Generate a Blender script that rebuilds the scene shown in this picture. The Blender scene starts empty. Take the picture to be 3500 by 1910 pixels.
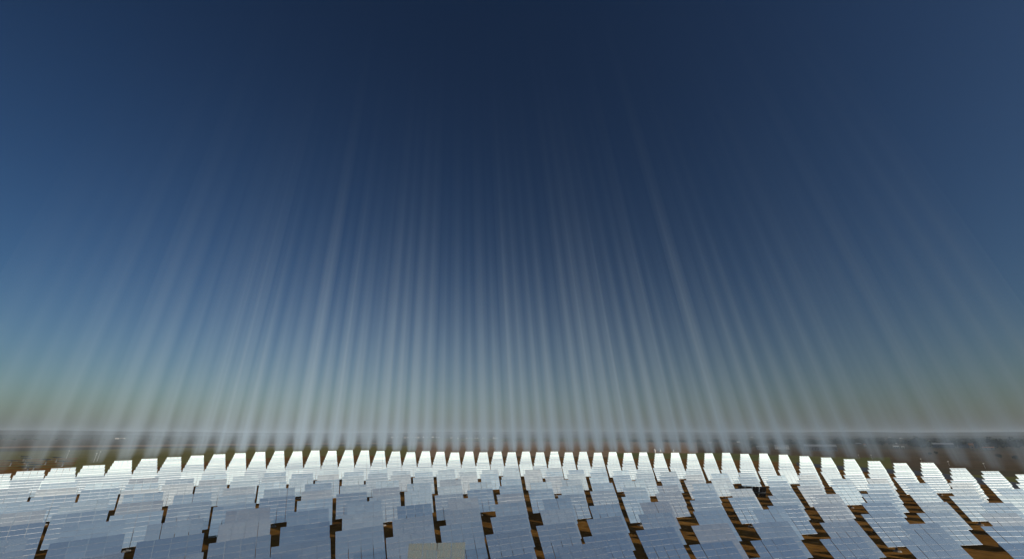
import bpy, math, random
import numpy as np
from mathutils import Vector, Matrix

# ------------------------------------------------------------------ camera, sky, sun, exposure
scn = bpy.context.scene
COL = scn.collection
CAM = Vector((0.0, 0.0, 33.0))
PITCH = math.radians(22.25)
F = 1300.0                       # focal length in pixels of a 3500 px wide frame
cd = bpy.data.cameras.new('camera')
cd.sensor_width = 36.0
cd.lens = 36.0 * F / 3500.0
cd.clip_start = 0.1
cd.clip_end = 60000.0
cam = bpy.data.objects.new('camera', cd)
COL.objects.link(cam)
cam.location = CAM
cam.rotation_euler = (math.radians(90) + PITCH, 0, 0)
scn.camera = cam

SUN_EL = math.radians(23.0)
SUN_AZ = math.radians(56.0)      # right of straight behind the camera
SUN = Vector((math.sin(SUN_AZ) * math.cos(SUN_EL), -math.cos(SUN_AZ) * math.cos(SUN_EL), math.sin(SUN_EL)))

world = bpy.data.worlds.new('World')
scn.world = world
world.use_nodes = True
wn, wl = world.node_tree.nodes, world.node_tree.links
wn.clear()
sky = wn.new('ShaderNodeTexSky')
sky.sky_type = 'NISHITA'
sky.sun_disc = False
sky.sun_elevation = SUN_EL
sky.sun_rotation = math.atan2(SUN.x, SUN.y)
sky.altitude = 60
sky.air_density = 1.0
sky.dust_density = 1.6
sky.ozone_density = 1.6
bg = wn.new('ShaderNodeBackground')
bg.inputs['Strength'].default_value = 0.05
wo = wn.new('ShaderNodeOutputWorld')
hs = wn.new('ShaderNodeHueSaturation')
hs.inputs['Saturation'].default_value = 1.14
gm = wn.new('ShaderNodeGamma')
gm.inputs[1].default_value = 1.32
wl.new(sky.outputs[0], hs.inputs['Color'])
wl.new(hs.outputs[0], gm.inputs[0])
tint = wn.new('ShaderNodeMixRGB')
tint.blend_type = 'MULTIPLY'
tint.inputs[0].default_value = 1.0
tint.inputs[2].default_value = (0.575, 0.69, 0.77, 1)
wl.new(gm.outputs[0], tint.inputs[1])
wl.new(tint.outputs[0], bg.inputs[0])
wl.new(bg.outputs[0], wo.inputs[0])

sl = bpy.data.lights.new('sun', 'SUN')
sl.energy = 5.0
sl.angle = math.radians(0.5)
sl.color = (1.0, 0.93, 0.82)
so = bpy.data.objects.new('sun', sl)
COL.objects.link(so)
so.rotation_euler = SUN.to_track_quat('Z', 'Y').to_euler()
so.location = (0, -50, 200)

scn.view_settings.view_transform = 'Standard'
scn.view_settings.look = 'None'
scn.view_settings.exposure = -0.70
scn.view_settings.gamma = 1.0
scn.render.engine = 'CYCLES'
scn.cycles.max_bounces = 4
scn.cycles.glossy_bounces = 3
scn.cycles.diffuse_bounces = 1
scn.cycles.use_adaptive_sampling = True
scn.cycles.adaptive_threshold = 0.02
scn.cycles.volume_bounces = 1
scn.cycles.transparent_max_bounces = 256
scn.cycles.use_denoising = True

rnd = random.Random(7)

# ------------------------------------------------------------------ materials
def new_mat(name):
    m = bpy.data.materials.new(name)
    m.use_nodes = True
    nt = m.node_tree
    b = nt.nodes['Principled BSDF']
    return m, nt, b

def plain(name, col, rough=0.8, metal=0.0, var=0.15, scale=1.0):
    m, nt, b = new_mat(name)
    tc = nt.nodes.new('ShaderNodeTexCoord')
    no = nt.nodes.new('ShaderNodeTexNoise')
    no.inputs['Scale'].default_value = scale
    no.inputs['Detail'].default_value = 5
    rp = nt.nodes.new('ShaderNodeValToRGB')
    rp.color_ramp.elements[0].position = 0.3
    rp.color_ramp.elements[1].position = 0.7
    rp.color_ramp.elements[0].color = [c * (1 - var) for c in col] + [1]
    rp.color_ramp.elements[1].color = [min(1, c * (1 + var)) for c in col] + [1]
    nt.links.new(tc.outputs['Object'], no.inputs['Vector'])
    nt.links.new(no.outputs['Fac'], rp.inputs[0])
    nt.links.new(rp.outputs[0], b.inputs['Base Color'])
    b.inputs['Roughness'].default_value = rough
    b.inputs['Metallic'].default_value = metal
    b.inputs['Specular IOR Level'].default_value = 0.2
    return m

def mirror_mat(name, dust_or_reflection, base=(0.80, 0.92, 0.95), dirt_or_reflection=(0.50, 0.54, 0.56)):
    m, nt, b = new_mat(name)
    b.inputs['Base Color'].default_value = (*base, 1)
    b.inputs['Metallic'].default_value = 1.0
    b.inputs['Roughness'].default_value = 0.03
    d = nt.nodes.new('ShaderNodeBsdfDiffuse')
    d.inputs['Color'].default_value = (*dirt_or_reflection, 1)  # soiling colour; in one mirror a beige reflection painted in
    mx = nt.nodes.new('ShaderNodeMixShader')
    tc = nt.nodes.new('ShaderNodeTexCoord')
    oi = nt.nodes.new('ShaderNodeObjectInfo')
    ad = nt.nodes.new('ShaderNodeVectorMath')
    ad.operation = 'ADD'
    sc = nt.nodes.new('ShaderNodeVectorMath')
    sc.operation = 'SCALE'
    sc.inputs[0].default_value = (97.0, 41.0, 63.0)
    nt.links.new(oi.outputs['Random'], sc.inputs['Scale'])
    nt.links.new(tc.outputs['Object'], ad.inputs[0])
    nt.links.new(sc.outputs[0], ad.inputs[1])
    mp = nt.nodes.new('ShaderNodeMapping')
    mp.inputs['Scale'].default_value = (1.6, 1.0, 0.35)
    nt.links.new(ad.outputs[0], mp.inputs[0])
    no = nt.nodes.new('ShaderNodeTexNoise')
    no.inputs['Scale'].default_value = 1.3
    no.inputs['Detail'].default_value = 6
    no.inputs['Roughness'].default_value = 0.65
    nt.links.new(mp.outputs[0], no.inputs['Vector'])
    mr = nt.nodes.new('ShaderNodeMapRange')
    mr.inputs['From Min'].default_value = 0.25
    mr.inputs['From Max'].default_value = 0.8
    mr.inputs['To Min'].default_value = dust_or_reflection * 0.5
    mr.inputs['To Max'].default_value = dust_or_reflection * 1.9
    nt.links.new(no.outputs['Fac'], mr.inputs[0])
    nt.links.new(mr.outputs[0], mx.inputs[0])
    nt.links.new(b.outputs[0], mx.inputs[1])
    nt.links.new(d.outputs[0], mx.inputs[2])
    nt.links.new(mx.outputs[0], nt.nodes['Material Output'].inputs['Surface'])
    return m

def ground_mat(name, c0, c1, c2, s1, s2, stretch=(1, 1, 1)):
    m, nt, b = new_mat(name)
    tc = nt.nodes.new('ShaderNodeTexCoord')
    mp = nt.nodes.new('ShaderNodeMapping')
    mp.inputs['Scale'].default_value = stretch
    nt.links.new(tc.outputs['Object'], mp.inputs[0])
    n1 = nt.nodes.new('ShaderNodeTexNoise')
    n1.inputs['Scale'].default_value = s1
    n1.inputs['Detail'].default_value = 6
    n2 = nt.nodes.new('ShaderNodeTexNoise')
    n2.inputs['Scale'].default_value = s2
    n2.inputs['Detail'].default_value = 8
    n2.inputs['Roughness'].default_value = 0.7
    nt.links.new(mp.outputs[0], n1.inputs['Vector'])
    nt.links.new(mp.outputs[0], n2.inputs['Vector'])
    r1 = nt.nodes.new('ShaderNodeValToRGB')
    r1.color_ramp.elements[0].position = 0.38
    r1.color_ramp.elements[1].position = 0.62
    r1.color_ramp.elements[0].color = (*c0, 1)
    r1.color_ramp.elements[1].color = (*c1, 1)
    nt.links.new(n1.outputs['Fac'], r1.inputs[0])
    mx = nt.nodes.new('ShaderNodeMixRGB')
    mx.inputs[2].default_value = (*c2, 1)
    r2 = nt.nodes.new('ShaderNodeMapRange')
    r2.inputs['From Min'].default_value = 0.45
    r2.inputs['From Max'].default_value = 0.72
    nt.links.new(n2.outputs['Fac'], r2.inputs[0])
    nt.links.new(r2.outputs[0], mx.inputs[0])
    nt.links.new(r1.outputs[0], mx.inputs[1])
    nt.links.new(mx.outputs[0], b.inputs['Base Color'])
    b.inputs['Roughness'].default_value = 1.0
    b.inputs['Specular IOR Level'].default_value = 0.0
    return m

def volume_mat(name, col, dens, aniso):
    m = bpy.data.materials.new(name)
    m.use_nodes = True
    nt = m.node_tree
    nt.nodes.clear()
    o = nt.nodes.new('ShaderNodeOutputMaterial')
    v = nt.nodes.new('ShaderNodeVolumePrincipled')
    v.inputs['Color'].default_value = (*col, 1)
    v.inputs['Density'].default_value = dens
    v.inputs['Anisotropy'].default_value = aniso
    nt.links.new(v.outputs[0], o.inputs['Volume'])
    return m

M = {
    'mirror': mirror_mat('mirror_glass', 0.065),
    'mirror1': mirror_mat('mirror_glass_clean', 0.04, (0.74, 0.88, 0.94)),
    'mirror2': mirror_mat('mirror_glass_dusty', 0.11, (0.80, 0.90, 0.92)),
    'mirror3': mirror_mat('mirror_glass_greyer', 0.09, (0.84, 0.90, 0.90), (0.54, 0.52, 0.48)),
    'beige_reflection': mirror_mat('mirror_glass_beige_reflection', 0.36, (0.70, 0.76, 0.76), (0.32, 0.27, 0.23)),  # beige diffuse layer paints in what the mirror would reflect
    'rim': plain('aluminium_rim', (0.85, 0.85, 0.84), 0.5, 1.0, 0.05, 3),
    'steel': plain('dark_galvanised_steel', (0.20, 0.21, 0.22), 0.6, 0.5, 0.2, 2),
    'back': plain('grey_mirror_back', (0.10, 0.11, 0.12), 0.7, 0.0, 0.2, 2),
    'concrete': plain('concrete', (0.36, 0.33, 0.29), 0.9, 0.0, 0.15, 2),
    'asphalt': plain('dark_asphalt', (0.05, 0.055, 0.065), 0.8, 0.0, 0.2, 0.05),
    'soil': ground_mat('orange_soil', (0.17, 0.08, 0.018), (0.26, 0.13, 0.032), (0.085, 0.042, 0.012), 0.03, 0.25),
    'plain': ground_mat('plain_land', (0.085, 0.075, 0.05), (0.12, 0.085, 0.055), (0.06, 0.065, 0.035), 0.0012, 0.01),
    'olive': ground_mat('olive_pasture', (0.15, 0.135, 0.045), (0.20, 0.165, 0.06), (0.11, 0.125, 0.035), 0.006, 0.05),
    'green': ground_mat('green_crop', (0.10, 0.12, 0.032), (0.14, 0.14, 0.045), (0.15, 0.12, 0.055), 0.008, 0.06),
    'brown': ground_mat('ploughed_brown', (0.24, 0.165, 0.105), (0.30, 0.20, 0.125), (0.18, 0.135, 0.085), 0.006, 0.04),
    'dbrown': ground_mat('dark_ploughed', (0.10, 0.074, 0.048), (0.13, 0.095, 0.06), (0.08, 0.062, 0.04), 0.006, 0.04),
    'hill': ground_mat('hill_scrub', (0.055, 0.06, 0.05), (0.08, 0.075, 0.055), (0.04, 0.05, 0.035), 0.0006, 0.004),
    'pale_steel': plain('pale_steel', (0.6, 0.6, 0.58), 0.6, 0.0, 0.05, 3),
    'white': plain('white_render', (0.80, 0.77, 0.70), 0.85, 0, 0.06, 0.5),
    'pink': plain('peach_render', (0.66, 0.40, 0.24), 0.85, 0, 0.08, 0.5),
    'grey': plain('grey_shed_wall', (0.24, 0.235, 0.23), 0.85, 0, 0.12, 0.4),
    'tile': plain('clay_tile', (0.36, 0.16, 0.08), 0.9, 0, 0.2, 0.6),
    'sheet': plain('grey_sheet_roof', (0.30, 0.31, 0.32), 0.6, 0.2, 0.1, 0.3),
    'dark': plain('dark_opening', (0.02, 0.022, 0.025), 0.4, 0, 0.1, 1),
    'leaf': plain('tree_leaf', (0.045, 0.055, 0.026), 0.9, 0, 0.4, 0.3),
    'bark': plain('tree_bark', (0.09, 0.065, 0.045), 0.95, 0, 0.2, 1),
}

# ------------------------------------------------------------------ mesh helpers
class MB:
    def __init__(self):
        self.v, self.f, self.m = [], [], []
    def add(self, vs, fs, mi=0):
        o = len(self.v)
        self.v += [tuple(v) for v in vs]
        self.f += [tuple(i + o for i in f) for f in fs]
        self.m += [mi] * len(fs)
    def box(self, x0, x1, y0, y1, z0, z1, mi=0):
        self.add([(x0, y0, z0), (x1, y0, z0), (x1, y1, z0), (x0, y1, z0), (x0, y0, z1), (x1, y0, z1), (x1, y1, z1), (x0, y1, z1)],
                 [(0, 3, 2, 1), (4, 5, 6, 7), (0, 1, 5, 4), (1, 2, 6, 5), (2, 3, 7, 6), (3, 0, 4, 7)], mi)
    def tube(self, a, b, r0, r1, n=8, mi=0):
        a, b = Vector(a), Vector(b)
        d = (b - a).normalized()
        u = d.orthogonal().normalized()
        w = d.cross(u)
        vs = []
        for p, r in ((a, r0), (b, r1)):
            for k in range(n):
                t = 2 * math.pi * k / n
                vs.append(p + u * (r * math.cos(t)) + w * (r * math.sin(t)))
        fs = [(k, (k + 1) % n, n + (k + 1) % n, n + k) for k in range(n)]
        fs += [tuple(range(n - 1, -1, -1)), tuple(range(n, 2 * n))]
        self.add(vs, fs, mi)
    def mesh(self, name, mats):
        me = bpy.data.meshes.new(name)
        me.from_pydata(self.v, [], self.f)
        for mt in mats:
            me.materials.append(mt)
        if len(mats) > 1:
            me.polygons.foreach_set('material_index', self.m)
        me.update()
        return me

def link(name, data, parent=None, loc=None, rot=None):
    o = bpy.data.objects.new(name, data)
    COL.objects.link(o)
    if parent is not None:
        o.parent = parent
    if loc is not None:
        o.location = loc
    if rot is not None:
        o.rotation_euler = rot
    return o

def tag(o, label=None, cat=None, group=None, kind=None):
    if label:
        o['label'] = label
    if cat:
        o['category'] = cat
    if group:
        o['group'] = group
    if kind:
        o['kind'] = kind
    return o

# ------------------------------------------------------------------ ground and landscape
def polar(rad, az_deg):
    a = math.radians(az_deg)
    return (rad * math.sin(a), rad * math.cos(a))

def sheet(name, pts, z, mat, label=None, kind='structure'):
    me = bpy.data.meshes.new(name)
    me.from_pydata([(x, y, z) for x, y in pts], [], [tuple(range(len(pts)))])
    me.materials.append(mat)
    me.update()
    if me.polygons[0].normal.z < 0:
        me.flip_normals()
    o = link(name, me)
    tag(o, label, None, None, kind)
    return o

def sector(r0, r1, a0, a1, wob=0.0, seed=0, n=40):
    r = random.Random(seed)
    ph = [r.uniform(0, 6.28) for _ in range(4)]
    def w(t):
        return 1 + wob * (math.sin(3 * t + ph[0]) + 0.6 * math.sin(7 * t + ph[1]))
    out = []
    for k in range(n + 1):
        t = k / n
        out.append(polar(r1 * w(t * 3), a0 + (a1 - a0) * t))
    for k in range(n, -1, -1):
        t = k / n
        out.append(polar(r0 * w(t * 3 + 9), a0 + (a1 - a0) * t))
    return out

S = 30000
sheet('ground', [(-S, -4000), (S, -4000), (S, S), (-S, S)], 0.0, M['plain'])

RT_A = [-75, -56, -50, -46, -42, -36, -31, -24, -20, -16, -14, -8, 0, 8, 17, 25, 31, 38, 44, 50, 56, 75]
RT_R = [240, 340, 450, 505, 572, 690, 750, 775, 780, 710, 675, 655, 648, 652, 655, 662, 664, 576, 543, 450, 340, 240]
def rmax(az):
    return float(np.interp(math.degrees(az), RT_A, RT_R))

apron = [polar(rmax(math.radians(a)) + 16 + 3 * math.sin(a * 0.9), a) for a in np.linspace(-100, 100, 160)]
sheet('field_soil', apron + [(0, -60)], 0.02, M['soil'])

sheet('pasture', sector(560, 1500, -70, -13, 0.02, 3), 0.010, M['olive'])
sheet('crop_field', sector(500, 900, 13, 42, 0.03, 5), 0.012, M['green'])
sheet('crop_strip', sector(420, 560, 40, 75, 0.03, 6), 0.014, M['green'])
sheet('ploughed_field', sector(700, 2300, -14, 24, 0.02, 8), 0.005, M['brown'])
sheet('ploughed_field', sector(660, 1500, 24, 75, 0.02, 9), 0.008, M['dbrown'])
sheet('stubble_field', sector(1750, 2100, -60, -15, 0.03, 10), 0.005, M['brown'])
sheet('fallow_field', sector(2600, 4200, -12, 20, 0.03, 11), 0.005, M['olive'])
sheet('perimeter_road', [polar(rmax(math.radians(a)) + 46, a) for a in np.linspace(34, 60, 30)] +
      [polar(rmax(math.radians(a)) - 24, a) for a in np.linspace(60, 34, 30)], 0.030, M['asphalt'])

# hills on the horizon
def ridge(name, r, h0, h1, seed, depth):
    rr = random.Random(seed)
    comp = [(rr.uniform(0, 6.28), rr.choice([5, 9, 14, 23, 37, 61]), 1.0) for _ in range(9)]
    n = 240
    vs, fs = [], []
    for k in range(n + 1):
        az = -75 + 150 * k / n
        t = math.radians(az)
        s = sum(math.sin(q * t + p) * (5 / q) ** 0.6 for p, q, _ in comp) / 3.2
        h = h0 + (h1 - h0) * (0.5 + 0.5 * max(-1, min(1, s)))
        for j, (dr, hh) in enumerate(((-depth, -0.5), (-depth * 0.45, h * 0.45), (0, h), (depth * 0.6, h * 0.6), (depth, -0.5))):
            x, y = polar(r + dr, az)
            vs.append((x, y, hh))
    for k in range(n):
        for j in range(4):
            a = k * 5 + j
            fs.append((a, a + 5, a + 6, a + 1))
    me = bpy.data.meshes.new(name)
    me.from_pydata(vs, [], fs)
    me.materials.append(M['hill'])
    for p in me.polygons:
        p.use_smooth = True
    me.update()
    o = link(name, me)
    o['kind'] = 'structure'

ridge('hills', 13000, 95, 150, 4, 2500)
ridge('hills', 8200, 20, 62, 12, 1500)

# ------------------------------------------------------------------ heliostats
W, H = 12.84, 9.45
FW, FH = W / 4, H / 7
PIVOT = 5.6
TARGET = Vector((-4.0, 5.0, 100.0))

def facet_geo(mb, cx, cz, rx=0.0, rz=0.0, mir=0, rim=1, bk=2, c=0.0045, glint_tabs=()):
    w, h, d = FW / 2 - 0.062, FH / 2 - 0.014, 0.05
    y0 = -0.42
    ring = lambda ww, hh, y: [(-ww, y, -hh), (ww, y, -hh), (ww, y, hh), (-ww, y, hh)]
    vs = ring(w - 0.01, h - c, -d / 2) + ring(w, h, -d / 2 + 0.002) + ring(w, h, d / 2)
    R = Matrix.Rotation(rx, 3, 'X') @ Matrix.Rotation(rz, 3, 'Z')
    put = lambda v: R @ Vector(v) + Vector((cx, y0, cz))
    vs = [put(v) for v in vs]
    mb.add(vs, [(0, 1, 2, 3)], mir)
    mb.add([vs[i] for i in range(8)], [(0, 4, 5, 1), (2, 6, 7, 3)], rim)
    mb.add([vs[i] for i in range(8)], [(1, 5, 6, 2), (3, 7, 4, 0)], bk)
    mb.add([vs[i] for i in range(4, 12)], [(0, 4, 5, 1), (1, 5, 6, 2), (2, 6, 7, 3), (3, 7, 4, 0), (7, 6, 5, 4)], bk)
    for q in glint_tabs:  # bright tabs added to give sun-glint dots along the facet edges
        x0, x1 = q - 0.09, q + 0.09
        vv = [put(v) for v in ((x0, -d / 2 - 0.02, h - 0.09), (x1, -d / 2 - 0.02, h - 0.09), (x1, 0.03, h + 0.012), (x0, 0.03, h + 0.012))]
        mb.add(vv, [(0, 1, 2, 3)], rim)

FACET_SETS = {}
for edge_i, edge in enumerate((0.0035, 0.0045, 0.010, 0.020)):
    for mv in ('mirror', 'mirror1', 'mirror2', 'mirror3', 'beige_reflection'):
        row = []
        for glint_tabs in ((), (), (), (-0.8,), (0.9,), (0.3, -1.2), (-0.2,), ()):
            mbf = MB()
            facet_geo(mbf, 0, 0, c=edge, glint_tabs=glint_tabs)
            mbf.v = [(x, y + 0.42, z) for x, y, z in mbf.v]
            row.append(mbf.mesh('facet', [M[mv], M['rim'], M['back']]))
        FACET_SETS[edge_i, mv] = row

def add_frame(mb, mi=0):
    mb.tube((-W / 2 + 0.3, 0, 0), (W / 2 - 0.3, 0, 0), 0.3, 0.3, 10, mi)
    for x in (-W * 0.375, -W * 0.125, W * 0.125, W * 0.375):
        mb.tube((x, -0.34, -H / 2 + 0.2), (x, -0.34, H / 2 - 0.2), 0.05, 0.05, 4, mi)
        mb.tube((x, 0.75, 0), (x, -0.32, H / 2 - 0.3), 0.045, 0.045, 4, mi)
        mb.tube((x, 0.75, 0), (x, -0.32, -H / 2 + 0.3), 0.045, 0.045, 4, mi)
        mb.tube((x, 0.2, 0), (x, 0.78, 0), 0.06, 0.06, 4, mi)
    for z in (-H * 0.36, -H * 0.14, H * 0.14, H * 0.36):
        mb.tube((-W / 2 + 0.2, -0.36, z), (W / 2 - 0.2, -0.36, z), 0.035, 0.035, 4, mi)

mb = MB()
add_frame(mb)
ME_FRAME = mb.mesh('support_frame', [M['steel']])

def add_pedestal(mb, mi=0, mj=1):
    mb.tube((0, 0.0, 0.3), (0, 0.0, PIVOT - 0.35), 0.36, 0.3, 10, mi)
    mb.tube((0, 0.0, PIVOT - 0.35), (0, 0.0, PIVOT + 0.1), 0.46, 0.42, 10, mi)
    mb.tube((0, 0.0, 0.0), (0, 0.0, 0.32), 1.1, 0.95, 10, mj)
    mb.box(-0.3, 0.3, 0.33, 0.75, 1.2, 2.2, mi)

mb = MB()
add_pedestal(mb)
ME_PED = mb.mesh('pedestal', [M['steel'], M['concrete']])

P_pan = random.Random(3)
mb = MB()
for i in range(4):
    for j in range(7):
        px, pz = (i - 1.5) * FW, (j - 3) * FH
        facet_geo(mb, px, pz, pz / 1100, -px / 1100, c=0.045, glint_tabs=((P_pan.uniform(-1.3, 1.3),) if P_pan.random() < 0.5 else ()))
ME_PANEL = mb.mesh('mirror_panel', [M['mirror'], M['rim'], M['back']])

def aim(P, jit):
    to = (TARGET - P).normalized()
    n = (to + SUN).normalized()
    el = math.asin(n.z) + rnd.gauss(0, jit)
    yaw = math.atan2(n.x, -n.y) + rnd.gauss(0, jit)
    return yaw, el

def project(p):
    d = Vector(p) - CAM
    dep = d.y * math.cos(PITCH) + d.z * math.sin(PITCH)
    up = -d.y * math.sin(PITCH) + d.z * math.cos(PITCH)
    if dep < 1:
        return None
    return 1750 + F * d.x / dep, 955 - F * up / dep, dep

ZONES = [
    (0.1640, [93, 104], 0),
    (0.1075, [114.5, 125, 136, 147.5, 159, 171], 0),
    (0.0703, [183, 197, 211, 226, 241], 0),
    (0.0507, [257, 273, 289.5, 306.5, 324], 0),
    (0.0339, [342.5, 361.5, 381, 401, 421.5, 442.5, 464, 486, 509, 532.5, 557, 582, 608, 634.5, 662, 690, 719, 749, 780], 0),
]
spots = []
arc = 0
for zi, (dl, rows, par) in enumerate(ZONES):
    for j, r in enumerate(rows):
        for n in range(-60, 61):
            if (n + j + par) % 2:
                continue
            az = n * dl
            if abs(az) > 1.15 or r > rmax(az):
                continue
            rr = r
            x, y = rr * math.sin(az), rr * math.cos(az)
            q = project((x, y, PIVOT))
            if q is None:
                continue
            hw = 0.75 * W * F / q[2]
            if q[0] < -hw or q[0] > 3500 + hw or q[1] - hw > 1910:
                continue
            spots.append([arc, az, rr, x, y, q[2], zi, n])
        arc += 1
spots.sort(key=lambda s: s[5])
print('heliostats', len(spots))

ORD = ['zeroth', 'first', 'second', 'third', 'fourth', 'fifth', 'sixth', 'seventh', 'eighth', 'ninth', 'tenth', 'eleventh', 'twelfth', 'thirteenth',
       'fourteenth', 'fifteenth', 'sixteenth', 'seventeenth', 'eighteenth', 'nineteenth', 'twentieth']
TENS = {20: 'twenty', 30: 'thirty', 40: 'forty'}
def ordinal(n):
    if n <= 20:
        return ORD[n]
    return TENS[n // 10 * 10] + '-' + ORD[n % 10] if n % 10 else {30: 'thirtieth', 40: 'fortieth'}[n]

by_arc = {}
for s in spots:
    by_arc.setdefault(s[0], []).append(s)
rank = {}
for a, ss in enumerate(sorted(by_arc)):
    for k, s in enumerate(sorted(by_arc[ss], key=lambda q: q[1])):
        rank[id(s)] = (a + 1, k + 1)

N_THINGS = 300
near, far = spots[:N_THINGS], spots[N_THINGS:]
# particular heliostats: one still turned to the pale horizon, one turned aside with its dark face to us
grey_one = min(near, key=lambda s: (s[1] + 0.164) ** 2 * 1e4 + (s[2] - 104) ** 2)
turned_one = min(near, key=lambda s: (s[3] - 125) ** 2 + (s[4] - 231) ** 2)
P_rng = random.Random(21)
for s in near:
    arc, az, r, x, y, dep, zi, n = s[:8]
    root = link('heliostat', None, None, (x, y, 0.02))
    root.empty_display_size = 1
    P = Vector((x, y, PIVOT))
    yaw, el = aim(P, 0.011)
    a, k = rank[id(s)]
    lab = 'tilted mirror heliostat, %s from the left in the %s arc from the front' % (ordinal(k), ordinal(a))
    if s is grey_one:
        # turned to the hazy low sky behind us; its beige reflection is painted in
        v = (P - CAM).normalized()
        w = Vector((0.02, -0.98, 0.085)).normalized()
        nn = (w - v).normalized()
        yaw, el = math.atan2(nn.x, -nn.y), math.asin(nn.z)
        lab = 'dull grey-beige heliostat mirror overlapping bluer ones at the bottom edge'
    if s is turned_one:
        yaw, el = math.radians(160), math.radians(54)
        lab = 'dark slate heliostat turned aside among the bright mirrors'
    root.rotation_euler = (0, 0, yaw)
    tag(root, lab, 'heliostat', 'heliostats of the mirror field')
    link('pedestal', ME_PED, root)
    fr = link('support_frame', ME_FRAME, root, (0, 0, PIVOT), (-el, 0, 0))
    if zi <= 3:
        L2 = 2 * math.hypot(r, 95)
        mv = 'beige_reflection' if s is grey_one else P_rng.choice(('mirror', 'mirror', 'mirror1', 'mirror1', 'mirror2', 'mirror3'))
        for i in range(4):
            for j in range(7):
                px, pz = (i - 1.5) * FW, (j - 3) * FH
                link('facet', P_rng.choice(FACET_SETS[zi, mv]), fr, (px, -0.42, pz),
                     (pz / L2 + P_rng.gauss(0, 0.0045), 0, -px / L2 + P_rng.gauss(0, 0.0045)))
    else:
        o = link('mirror_panel', ME_PANEL, fr)
        o['kind'] = 'stuff'

def bake(ss, name, label):
    """far heliostats, past the countable ones, as one object"""
    acc_v, acc_f, acc_m = [], [], []
    off = 0
    src = []
    mats = [M['mirror'], M['rim'], M['back'], M['steel'], M['concrete']]
    for me, mm, tilt in ((ME_PANEL, [0, 1, 2], True), (ME_FRAME, [3], True), (ME_PED, [3, 4], False)):
        v = np.array([p.co[:] for p in me.vertices])
        f = [tuple(p.vertices) for p in me.polygons]
        m = [mm[p.material_index] for p in me.polygons]
        src.append((v, f, m, tilt))
    for s in ss:
        P = Vector((s[3], s[4], PIVOT))
        if len(s) > 8:
            yaw, el = s[8], s[9]
        else:
            yaw, el = aim(P, 0.009)
        Z = np.array(Matrix.Rotation(yaw, 3, 'Z'))
        X = np.array(Matrix.Rotation(-el, 3, 'X'))
        for v, f, m, tilt in src:
            q = v @ X.T + np.array((0, 0, PIVOT)) if tilt else v
            q = q @ Z.T + np.array((s[3], s[4], 0.02))
            acc_v.append(q)
            acc_f += [tuple(i + off for i in ff) for ff in f]
            acc_m += m
            off += len(v)
    me = bpy.data.meshes.new(name)
    me.from_pydata(np.concatenate(acc_v).tolist(), [], acc_f)
    for mt in mats:
        me.materials.append(mt)
    me.polygons.foreach_set('material_index', acc_m)
    me.update()
    o = link(name, me)
    tag(o, label, 'heliostats', None, 'stuff')

bake(far, 'far_heliostats', 'bright white ranks of small mirrors at the far end of the field')

# ------------------------------------------------------------------ stowed heliostats of the second field
k = 0
stow = []
for j, (r, a0, a1) in enumerate([(600, -57, -48.8), (650, -57, -47.4), (705, -57, -46.8), (765, -57, -46.8), (830, -57, -47.3), (900, -57, -48.2)]):
    n = int(math.radians(a1 - a0) * r / 27) + 1
    for i in range(n):
        az = a1 - math.degrees(i * 27 / r) - (1.1 if j % 2 else 0)
        x, y = polar(r, az)
        q = project((x, y, PIVOT))
        if q and q[0] > -40:
            stow.append((j, x, y, q[0]))
for j in sorted({s[0] for s in stow}):
    for i, s in enumerate(sorted([s for s in stow if s[0] == j], key=lambda q: q[3])):
        root = link('stowed_heliostat', None, None, (s[1], s[2], 0.03), (0, 0, rnd.uniform(-0.15, 0.15)))
        tag(root, 'flat stowed heliostat on a post over orange soil, %s in the %s row' % (ordinal(i + 1), ordinal(j + 1)), 'heliostat', 'stowed heliostats of the second field')
        link('pedestal', ME_PED, root)
        fr = link('support_frame', ME_FRAME, root, (0, 0, PIVOT), (-math.radians(97 + rnd.uniform(-2, 2)), 0, 0))
        o = link('mirror_panel', ME_PANEL, fr)
        o['kind'] = 'stuff'
sheet('dirt_field', sector(540, 690, -75, -46.2, 0.008, 31), 0.028, M['soil'])
for r in (712, 775, 845, 915):
    sheet('dirt_track', sector(r, r + 38, -75, -46.0, 0.005, 40 + r), 0.024, M['soil'])

# ------------------------------------------------------------------ buildings
def at_px(px, py, z=0.0):
    """ground point seen at a pixel of the photograph"""
    u, v = (px - 1750) / F, (955 - py) / F
    d = Vector((u, math.cos(PITCH) - v * math.sin(PITCH), math.sin(PITCH) + v * math.cos(PITCH)))
    t = (z - CAM.z) / d.z
    return CAM + d * t

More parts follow.
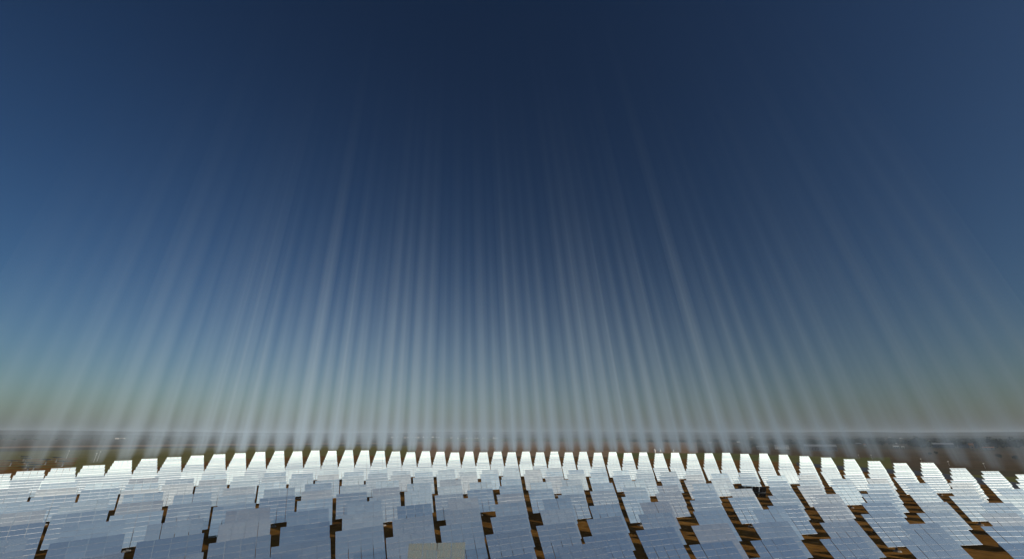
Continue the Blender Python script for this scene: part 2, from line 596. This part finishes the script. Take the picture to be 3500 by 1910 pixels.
def house(name, loc, yaw, w, d, h, roof_h, wall, roof, label, cat='building', nwin=0, group=None):
    root = link(name, None, None, loc, (0, 0, yaw))
    tag(root, label, cat, group)
    mb = MB()
    mb.add([(-w / 2, -d / 2, 0), (w / 2, -d / 2, 0), (w / 2, d / 2, 0), (-w / 2, d / 2, 0), (-w / 2, -d / 2, h), (w / 2, -d / 2, h), (w / 2, d / 2, h), (-w / 2, d / 2, h),
            (-w / 2, 0, h + roof_h * 0.96), (w / 2, 0, h + roof_h * 0.96)],
           [(0, 1, 5, 4), (1, 2, 6, 9, 5), (2, 3, 7, 6), (3, 0, 4, 8, 7)])
    link('wall', mb.mesh('wall', [wall]), root)
    e, t = 0.4, 0.25
    mb = MB()
    mb.add([(-w / 2 - e, -d / 2 - e, h - 0.1), (w / 2 + e, -d / 2 - e, h - 0.1), (w / 2 + e, 0, h + roof_h), (-w / 2 - e, 0, h + roof_h), (w / 2 + e, d / 2 + e, h - 0.1), (-w / 2 - e, d / 2 + e, h - 0.1),
            (-w / 2 - e, -d / 2 - e, h - 0.1 + t), (w / 2 + e, -d / 2 - e, h - 0.1 + t), (w / 2 + e, 0, h + roof_h + t), (-w / 2 - e, 0, h + roof_h + t), (w / 2 + e, d / 2 + e, h - 0.1 + t), (-w / 2 - e, d / 2 + e, h - 0.1 + t)],
           [(0, 3, 2, 1), (3, 5, 4, 2), (6, 7, 8, 9), (9, 8, 10, 11), (0, 1, 7, 6), (5, 11, 10, 4), (0, 6, 9, 3), (3, 9, 11, 5), (1, 2, 8, 7), (2, 4, 10, 8)])
    link('roof', mb.mesh('roof', [roof]), root)
    if nwin:
        ww, wh = min(1.6, w / nwin * 0.5), min(1.8, h * 0.4)
        mb = MB()
        mb.box(-ww / 2, ww / 2, -0.06, 0.06, -wh / 2, wh / 2)
        me = mb.mesh('window', [M['dark']])
        for i in range(nwin):
            link('window', me, root, (-w / 2 + w * (i + 0.5) / nwin, -d / 2 - 0.03, h * 0.5))
    return root

def px_house(name, px, py, wpx, hpx, wall, roof, label, nwin=0, dratio=0.5, rr=0.3, cat='building', yawj=0.15):
    p = at_px(px, py)
    q = project(p)
    s = q[2] / F
    w, ht = wpx * s, hpx * s
    az = math.atan2(p.x, p.y)
    return house(name, (p.x, p.y, 0.0), -az + yawj, w, w * dratio, ht * (1 - rr), ht * rr, wall, roof, label, cat, nwin)

px_house('storage_shed', 2607, 1536, 34, 12, M['grey'], M['sheet'], 'grey farm shed with dark openings beside the long white farmhouse', 4)
px_house('farmhouse', 2673, 1534, 40, 13, M['white'], M['sheet'], 'long white farmhouse with a row of dark windows beyond the green crop', 6, 0.4)
px_house('storage_shed', 2806, 1540, 88, 20, M['grey'], M['sheet'], 'very long low grey shed with many dark openings past the crop', 11, 0.35)
px_house('storage_shed', 2935, 1520, 14, 7, M['grey'], M['sheet'], 'small grey hut beside a white gatehouse under the trees', 1)
px_house('gatehouse', 2957, 1524, 6, 8, M['white'], M['tile'], 'small tall white gatehouse beside a grey hut', 0, 0.8)
px_house('farmhouse', 3064, 1530, 15, 7, M['white'], M['white'], 'white house with three dark windows below the tree belt', 3)
px_house('outbuilding', 3087, 1530, 7, 5, M['white'], M['white'], 'tiny white outbuilding beside the house with three windows', 1)
px_house('barn', 3225, 1529, 52, 15, M['grey'], M['sheet'], 'broad grey barn with a pale roof among dark trees', 2, 0.5)
px_house('storage_shed', 3310, 1530, 46, 10, M['grey'], M['dark'], 'low dark slate shed between the barn and the peach house', 0, 0.4)
px_house('villa', 3325, 1534, 11, 18, M['pink'], M['tile'], 'tall peach house with a clay roof beside dark trees', 1, 0.7)
px_house('cottage', 3380, 1535, 26, 8, M['white'], M['tile'], 'low white cottage standing past the peach house', 2, 0.5)
for i, (px, py, w, h) in enumerate([(2480, 1512, 6, 3), (2524, 1511, 9, 3), (2574, 1511, 20, 3), (2648, 1513, 9, 4), (2670, 1512, 8, 4), (2693, 1513, 10, 4), (2703, 1513, 6, 3),
                                    (2570, 1495, 9, 3), (2426, 1513, 12, 2), (3036, 1500, 10, 3), (3042, 1496, 8, 3), (3080, 1499, 7, 3), (3095, 1501, 6, 3), (3064, 1516, 5, 3), (2864, 1514, 5, 4)]):
    px_house('cottage', px, py, w, h, M['white'], M['white'] if i % 3 else M['tile'],
             'tiny white cottage at the dark tree line, %s of its scattered row' % ordinal(i + 1), 0, 0.6, 0.3)

# white silos with conical tops
def silo(px, py, wpx, hpx, label):
    p = at_px(px, py)
    s = project(p)[2] / F
    r, h = wpx * s / 2, hpx * s
    root = link('silo', None, None, (p.x, p.y, 0))
    tag(root, label, 'silo', 'white silos past the crop')
    mb = MB()
    mb.tube((0, 0, 0), (0, 0, h * 0.66), r, r, 16)
    link('drum', mb.mesh('drum', [M['white']]), root)
    mb = MB()
    mb.tube((0, 0, h * 0.66), (0, 0, h), r * 1.06, r * 0.15, 16)
    link('cone_roof', mb.mesh('cone_roof', [M['white']]), root)
silo(2238, 1545, 7, 11, 'short white silo beside a taller silo behind the mirrors')
silo(2256, 1543, 8, 12, 'tall white silo with conical top behind the mirrors')
silo(2302, 1544, 4, 8, 'slim white silo standing alone behind the mirrors')

# the far town: small white houses
ME_TOWN = []
for v in range(4):
    mb = MB()
    w, d, h = [(14, 10, 7), (20, 11, 9), (11, 11, 12), (26, 13, 8)][v]
    mb.add([(-w / 2, -d / 2, 0), (w / 2, -d / 2, 0), (w / 2, d / 2, 0), (-w / 2, d / 2, 0), (-w / 2, -d / 2, h), (w / 2, -d / 2, h), (w / 2, d / 2, h), (-w / 2, d / 2, h),
            (-w / 2, 0, h + 2.4), (w / 2, 0, h + 2.4)], [(0, 1, 5, 4), (1, 2, 6, 9, 5), (2, 3, 7, 6), (3, 0, 4, 8, 7)], 0)
    mb.add([(-w / 2 - .3, -d / 2 - .3, h + .02), (w / 2 + .3, -d / 2 - .3, h + .02), (w / 2 + .3, 0, h + 2.45), (-w / 2 - .3, 0, h + 2.45), (w / 2 + .3, d / 2 + .3, h + .02), (-w / 2 - .3, d / 2 + .3, h + .02)],
           [(0, 1, 2, 3), (3, 2, 4, 5)], 1)
    ME_TOWN.append(mb.mesh('town_house', [M['white'], M['tile'] if v % 2 else M['white']]))
tr = random.Random(77)
tow = []
for i in range(64):
    px = 1262 + 330 * (tr.random() * 0.55 + tr.random() * 0.45)
    py = 1496 - tr.random() * 2.6 if tr.random() < 0.75 else 1492.6 - tr.random() * 1.2
    tow.append((px, py))
for i in range(14):
    tow.append((1540 + 170 * tr.random(), 1497.5 + tr.random()))
for i in range(3):
    tow.append((385 + 40 * tr.random(), 1499.5 + tr.random()))
tow.sort()
for i, (px, py) in enumerate(tow):
    p = at_px(px, py)
    o = link('town_house', tr.choice(ME_TOWN), None, (p.x, p.y, 0.0), (0, 0, tr.uniform(-0.5, 0.5)))
    tag(o, 'tiny pale house of the distant town under the hills', 'house', 'houses of the distant town')

# ------------------------------------------------------------------ trees
def tree_crown(seed, n=170):
    r = random.Random(seed)
    mb = MB()
    lobes = [(Vector((r.uniform(-.55, .55), r.uniform(-.55, .55), r.uniform(.45, 1.15))), r.uniform(.35, .6)) for _ in range(7)]
    for _ in range(n):
        c, rad = r.choice(lobes)
        d = Vector((r.gauss(0, 1), r.gauss(0, 1), r.gauss(0, 1))).normalized()
        p = c + d * rad * r.uniform(0.55, 1.0)
        a = Vector((r.gauss(0, 1), r.gauss(0, 1), r.gauss(0, 1))).normalized() * r.uniform(.12, .24)
        b = a.cross(Vector((r.gauss(0, 1), r.gauss(0, 1), r.gauss(0, 1)))).normalized() * r.uniform(.1, .2)
        mb.add([p - a, p + b, p + a, p - b], [(0, 1, 2, 3)])
    return mb.mesh('crown', [M['leaf']])
CROWNS = [tree_crown(k) for k in range(5)]
mb = MB()
mb.tube((0, 0, 0), (0, 0, .7), .06, .04, 6)
mb.tube((0, 0, .45), (.3, .1, .9), .035, .015, 5)
mb.tube((0, 0, .5), (-.25, -.15, .95), .035, .015, 5)
ME_TRUNK = mb.mesh('trunk', [M['bark']])
tr = random.Random(5)
tree_px = [(3130, 1526, 26), (3150, 1528, 34), (3165, 1530, 30), (3178, 1527, 26), (3270, 1528, 24), (3345, 1527, 22), (3395, 1528, 28), (3412, 1530, 32), (3432, 1530, 26), (3460, 1532, 30),
           (3488, 1533, 34), (3470, 1570, 14), (3200, 1552, 10), (3180, 1554, 9), (3420, 1565, 14), (2890, 1519, 14), (2905, 1520, 18), (2860, 1518, 15), (2980, 1519, 16), (3000, 1520, 15), (3020, 1521, 16),
           (2585, 1528, 14), (2570, 1529, 13), (2740, 1533, 14), (2770, 1531, 12), (2560, 1519, 14), (3110, 1524, 20), (3050, 1520, 14), (2955, 1516, 12), (3300, 1526, 18)]
tree_px.sort()
for i, (px, py, hp) in enumerate(tree_px):
    p = at_px(px, py)
    s = project(p)[2] / F
    h = hp * s / 1.55
    root = link('tree', None, None, (p.x, p.y, 0), (0, 0, tr.uniform(0, 6)))
    root.scale = (h * tr.uniform(.8, 1.15), h * tr.uniform(.8, 1.15), h)
    tag(root, 'dark bushy tree near the farm buildings, %s along the fields from the silos' % ordinal(i + 1), 'tree', 'trees by the farm buildings')
    link('crown', CROWNS[i % 5], root)
    link('trunk', ME_TRUNK, root)

# far tree belts: one mass
def belt(name, specs, label, seed):
    r = random.Random(seed)
    vs, fs = [], []
    base = []
    for me in CROWNS:
        base.append((np.array([v.co[:] for v in me.vertices]), np.array([p.vertices[:] for p in me.polygons])))
    off = 0
    accv, accf = [], []
    for (x0, x1, y0, y1, n, h0, h1) in specs:
        for _ in range(n):
            p = at_px(r.uniform(x0, x1), r.uniform(y0, y1))
            h = r.uniform(h0, h1)
            v, f = r.choice(base)
            a = r.uniform(0, 6.28)
            R = np.array(Matrix.Rotation(a, 3, 'Z'))
            q = (v @ R.T) * np.array((h * r.uniform(.7, 1.3), h * r.uniform(.7, 1.3), h / 1.5)) + np.array((p.x, p.y, -0.25 * h))
            accv.append(q)
            accf.append(f + off)
            off += len(v)
    me = bpy.data.meshes.new(name)
    me.from_pydata(np.concatenate(accv).tolist(), [], np.concatenate(accf).tolist())
    me.materials.append(M['leaf'])
    me.update()
    o = link(name, me)
    tag(o, label, 'wood', None, 'stuff')
belt('distant_wood', [(2150, 2600, 1505, 1511, 170, 8, 14), (2560, 3560, 1503, 1518, 420, 8, 15), (2850, 3560, 1497, 1505, 260, 10, 16), (3100, 3560, 1518, 1527, 110, 7, 12)],
     'dark tree belts stretching behind the farm buildings', 3)
belt('distant_wood', [(1180, 1650, 1499, 1501, 60, 7, 11), (-60, 900, 1499, 1504, 90, 8, 12), (1700, 2200, 1500, 1505, 110, 8, 12)], 'thin dark tree line below the distant town', 4)

# ------------------------------------------------------------------ masts
def mast(px, py, hpx, label):
    p = at_px(px, py)
    s = project(p)[2] / F
    h = hpx * s
    root = link('lamp_mast', None, None, (p.x, p.y, 0))
    tag(root, label, 'mast', 'masts round the field')
    mb = MB()
    mb.tube((0, 0, 0), (0, 0, h), 0.16, 0.08, 6)
    link('pole', mb.mesh('pole', [M['pale_steel']]), root)
    mb = MB()
    mb.box(-0.7, 0.7, -0.25, 0.25, h - 0.1, h + 0.45)
    link('lamp_head', mb.mesh('lamp_head', [M['white']]), root)
for i, (px, py, hp) in enumerate([(320, 1578, 26), (331, 1576, 30), (226, 1566, 24), (1689, 1545, 16), (2938, 1566, 11), (2982, 1570, 14), (3152, 1582, 13), (3245, 1590, 12), (3368, 1600, 15)]):
    mast(px, py, hp, 'thin pale mast with a lamp head behind the mirrors, %s from the pasture side' % ordinal(i + 1))

# ------------------------------------------------------------------ shafts of reflected sunlight in the dusty air
# one closed body of dusty air over the field; the beams' light is put into its density, along the mirror columns
AXIS = Vector((-4.0, 5.0, 67.0))
def shaft_material():
    m = bpy.data.materials.new('light_shaft_dust')
    m.use_nodes = True
    nt = m.node_tree
    nt.nodes.clear()
    L = nt.links
    def val(x, sock):
        if isinstance(x, (int, float)):
            sock.default_value = x
        else:
            L.new(x, sock)
    def op(o, a, b=None, c=None, clamp=False):
        n = nt.nodes.new('ShaderNodeMath')
        n.operation = o
        n.use_clamp = clamp
        val(a, n.inputs[0])
        if b is not None:
            val(b, n.inputs[1])
        if c is not None:
            val(c, n.inputs[2])
        return n.outputs[0]
    def smooth(x, a, b, lo=0.0, hi=1.0):
        n = nt.nodes.new('ShaderNodeMapRange')
        n.interpolation_type = 'SMOOTHSTEP'
        val(x, n.inputs['Value'])
        val(a, n.inputs['From Min'])
        val(b, n.inputs['From Max'])
        val(lo, n.inputs['To Min'])
        val(hi, n.inputs['To Max'])
        return n.outputs[0]
    def lin(x, a, b, lo, hi):
        n = nt.nodes.new('ShaderNodeMapRange')
        val(x, n.inputs['Value'])
        val(a, n.inputs['From Min'])
        val(b, n.inputs['From Max'])
        val(lo, n.inputs['To Min'])
        val(hi, n.inputs['To Max'])
        return n.outputs[0]
    def table(x, x0, x1, pts):
        """piecewise-linear table of az (in degrees) -> value, values scaled to 0..1"""
        t = lin(x, x0, x1, 0.0, 1.0)
        r = nt.nodes.new('ShaderNodeValToRGB')
        e = r.color_ramp.elements
        while len(e) < len(pts):
            e.new(0.5)
        for q, (px, pv) in zip(e, pts):
            q.position = (px - x0) / (x1 - x0)
            q.color = (pv, pv, pv, 1)
        L.new(t, r.inputs[0])
        return r.outputs[0]
    def white(x, w):
        n = nt.nodes.new('ShaderNodeTexWhiteNoise')
        n.noise_dimensions = '1D'
        val(op('ADD', x, w), n.inputs['W'])
        return n.outputs['Value']
    tc = nt.nodes.new('ShaderNodeTexCoord')
    sp = nt.nodes.new('ShaderNodeSeparateXYZ')
    L.new(tc.outputs['Object'], sp.inputs[0])
    X, Y, Z = sp.outputs
    up = op('DIVIDE', op('SUBTRACT', Z, CAM.z), AXIS.z)
    dx = op('SUBTRACT', X, op('MULTIPLY', up, AXIS.x))
    dy = op('SUBTRACT', Y, op('MULTIPLY', up, AXIS.y))
    az = op('ARCTAN2', dx, dy)
    deg = op('MULTIPLY', az, 57.29578)
    dist = op('SQRT', op('ADD', op('MULTIPLY', dx, dx), op('MULTIPLY', dy, dy)))
    D = op('MULTIPLY', table(deg, -60, 60, [(a, r / 1000) for a, r in zip(RT_A, RT_R) if -57 < a < 57]), 985.0)
    f = op('DIVIDE', dist, D)
    col = op('DIVIDE', az, 0.0339)
    cid = op('FLOOR', op('ADD', col, 0.5))
    uu = op('ABSOLUTE', op('SUBTRACT', col, cid))
    # across the beam: crisp at the mirrors, blurred towards the receiver
    soft = lin(f, 0.0, 1.0, 0.38, 0.05)
    half = lin(f, 0.0, 1.0, 0.24, 0.255)
    prof = smooth(uu, op('SUBTRACT', half, soft), op('ADD', half, soft), 1.0, 0.0)
    amp = lin(white(cid, 3.7), 0.0, 1.0, 0.6, 1.0)
    side = table(deg, -60, 60, [(-57, 0.16), (-48, 0.28), (-38, 0.52), (-26, 0.85), (-12, 1.0), (14, 1.0), (26, 0.85), (36, 0.58), (46, 0.4), (57, 0.28)])
    fine = nt.nodes.new('ShaderNodeTexNoise')
    fine.noise_dimensions = '1D'
    fine.inputs['Detail'].default_value = 2.0
    fine.inputs['Scale'].default_value = 1.0
    val(op('MULTIPLY', az, 95.0), fine.inputs['W'])
    broad = nt.nodes.new('ShaderNodeTexNoise')
    broad.noise_dimensions = '1D'
    broad.inputs['Detail'].default_value = 1.0
    val(op('MULTIPLY', az, 9.0), broad.inputs['W'])
    streak = lin(fine.outputs['Fac'], 0.25, 0.75, 0.7, 1.3)
    wide = lin(broad.outputs['Fac'], 0.3, 0.7, 0.8, 1.2)
    # up the beam: between the sight line to the last mirror and the crest of the beam
    rise = lin(white(cid, 9.1), 0.0, 1.0, 0.40, 0.56)
    zlo = op('ADD', op('MULTIPLY', op('SUBTRACT', 1.0, f), CAM.z + AXIS.z * 0.06 - 9.3), 9.3)
    zhi = op('ADD', op('MULTIPLY', op('SUBTRACT', 1.0, f), op('ADD', op('MULTIPLY', rise, AXIS.z), CAM.z - 9.3)), 9.5)
    v = op('DIVIDE', op('SUBTRACT', Z, zlo), op('MAXIMUM', op('SUBTRACT', zhi, zlo), 0.2))
    env = op('MULTIPLY', smooth(v, 0.10, 1.0, 1.0, 0.0), smooth(v, 0.0, 0.35, 0.0, 1.0))
    body = op('ADD', op('MULTIPLY', op('MULTIPLY', prof, amp), streak), op('MULTIPLY', smooth(v, 0.15, 0.6, 0.0, 0.8), smooth(f, 0.35, 0.9, 1.0, 0.0)))
    nearf = op('MULTIPLY', smooth(dist, 12.0, 68.0, 0.0, 1.0), lin(f, 0.45, 1.0, 1.0, 0.6))
    dens = op('MULTIPLY', op('MULTIPLY', op('MULTIPLY', body, env), op('MULTIPLY', side, wide)), op('MULTIPLY', nearf, BEAM_DENSITY))
    pv = nt.nodes.new('ShaderNodeVolumePrincipled')
    pv.inputs['Color'].default_value = (0.68, 0.85, 1.0, 1)
    pv.inputs['Anisotropy'].default_value = -0.3
    L.new(dens, pv.inputs['Density'])
    out = nt.nodes.new('ShaderNodeOutputMaterial')
    L.new(pv.outputs[0], out.inputs['Volume'])
    return m

BEAM_DENSITY = 0.0125
az_l = np.linspace(-0.98, 0.98, 41)
vs, fs = [], []
for a in az_l:
    D = rmax(a) * 0.99
    P = Vector((D * math.sin(a), D * math.cos(a), 9.6))
    lo0, hi0 = CAM + AXIS * 0.02, CAM + AXIS * 0.64
    vs += [P, lo0.lerp(P, 9 / D), hi0.lerp(P, 9 / D)]
for k in range(len(az_l) - 1):
    a, b = 3 * k, 3 * k + 3
    fs += [(a, b, b + 1, a + 1), (b, a, a + 2, b + 2), (a + 1, b + 1, b + 2, a + 2)]
n3 = len(vs)
fs += [(0, 1, 2), (n3 - 3, n3 - 1, n3 - 2)]
mb = MB()
mb.add(vs, fs)
SM = shaft_material()
o = link('light_shaft_dust', mb.mesh('light_shaft_dust', [SM]))
tag(o, 'pale shafts of reflected sunlight fanning up from the mirrors through dusty air', 'light shafts', None, 'stuff')
STEP = 0.35
try:
    SM.cycles.volume_step_rate = STEP
except Exception:
    pass
try:
    SM.volume_step_rate = STEP
except Exception:
    pass

# ------------------------------------------------------------------ the hazy air
mb = MB()
mb.box(-26000, 26000, -3500, 26000, -1.0, 230.0)
o = link('haze', mb.mesh('haze', [volume_mat('hazy_air', (0.80, 0.90, 1.0), 5.0e-5, 0.0)]))
tag(o, 'thin grey haze over the plain', 'haze', None, 'stuff')
print('objects', len(bpy.data.objects))
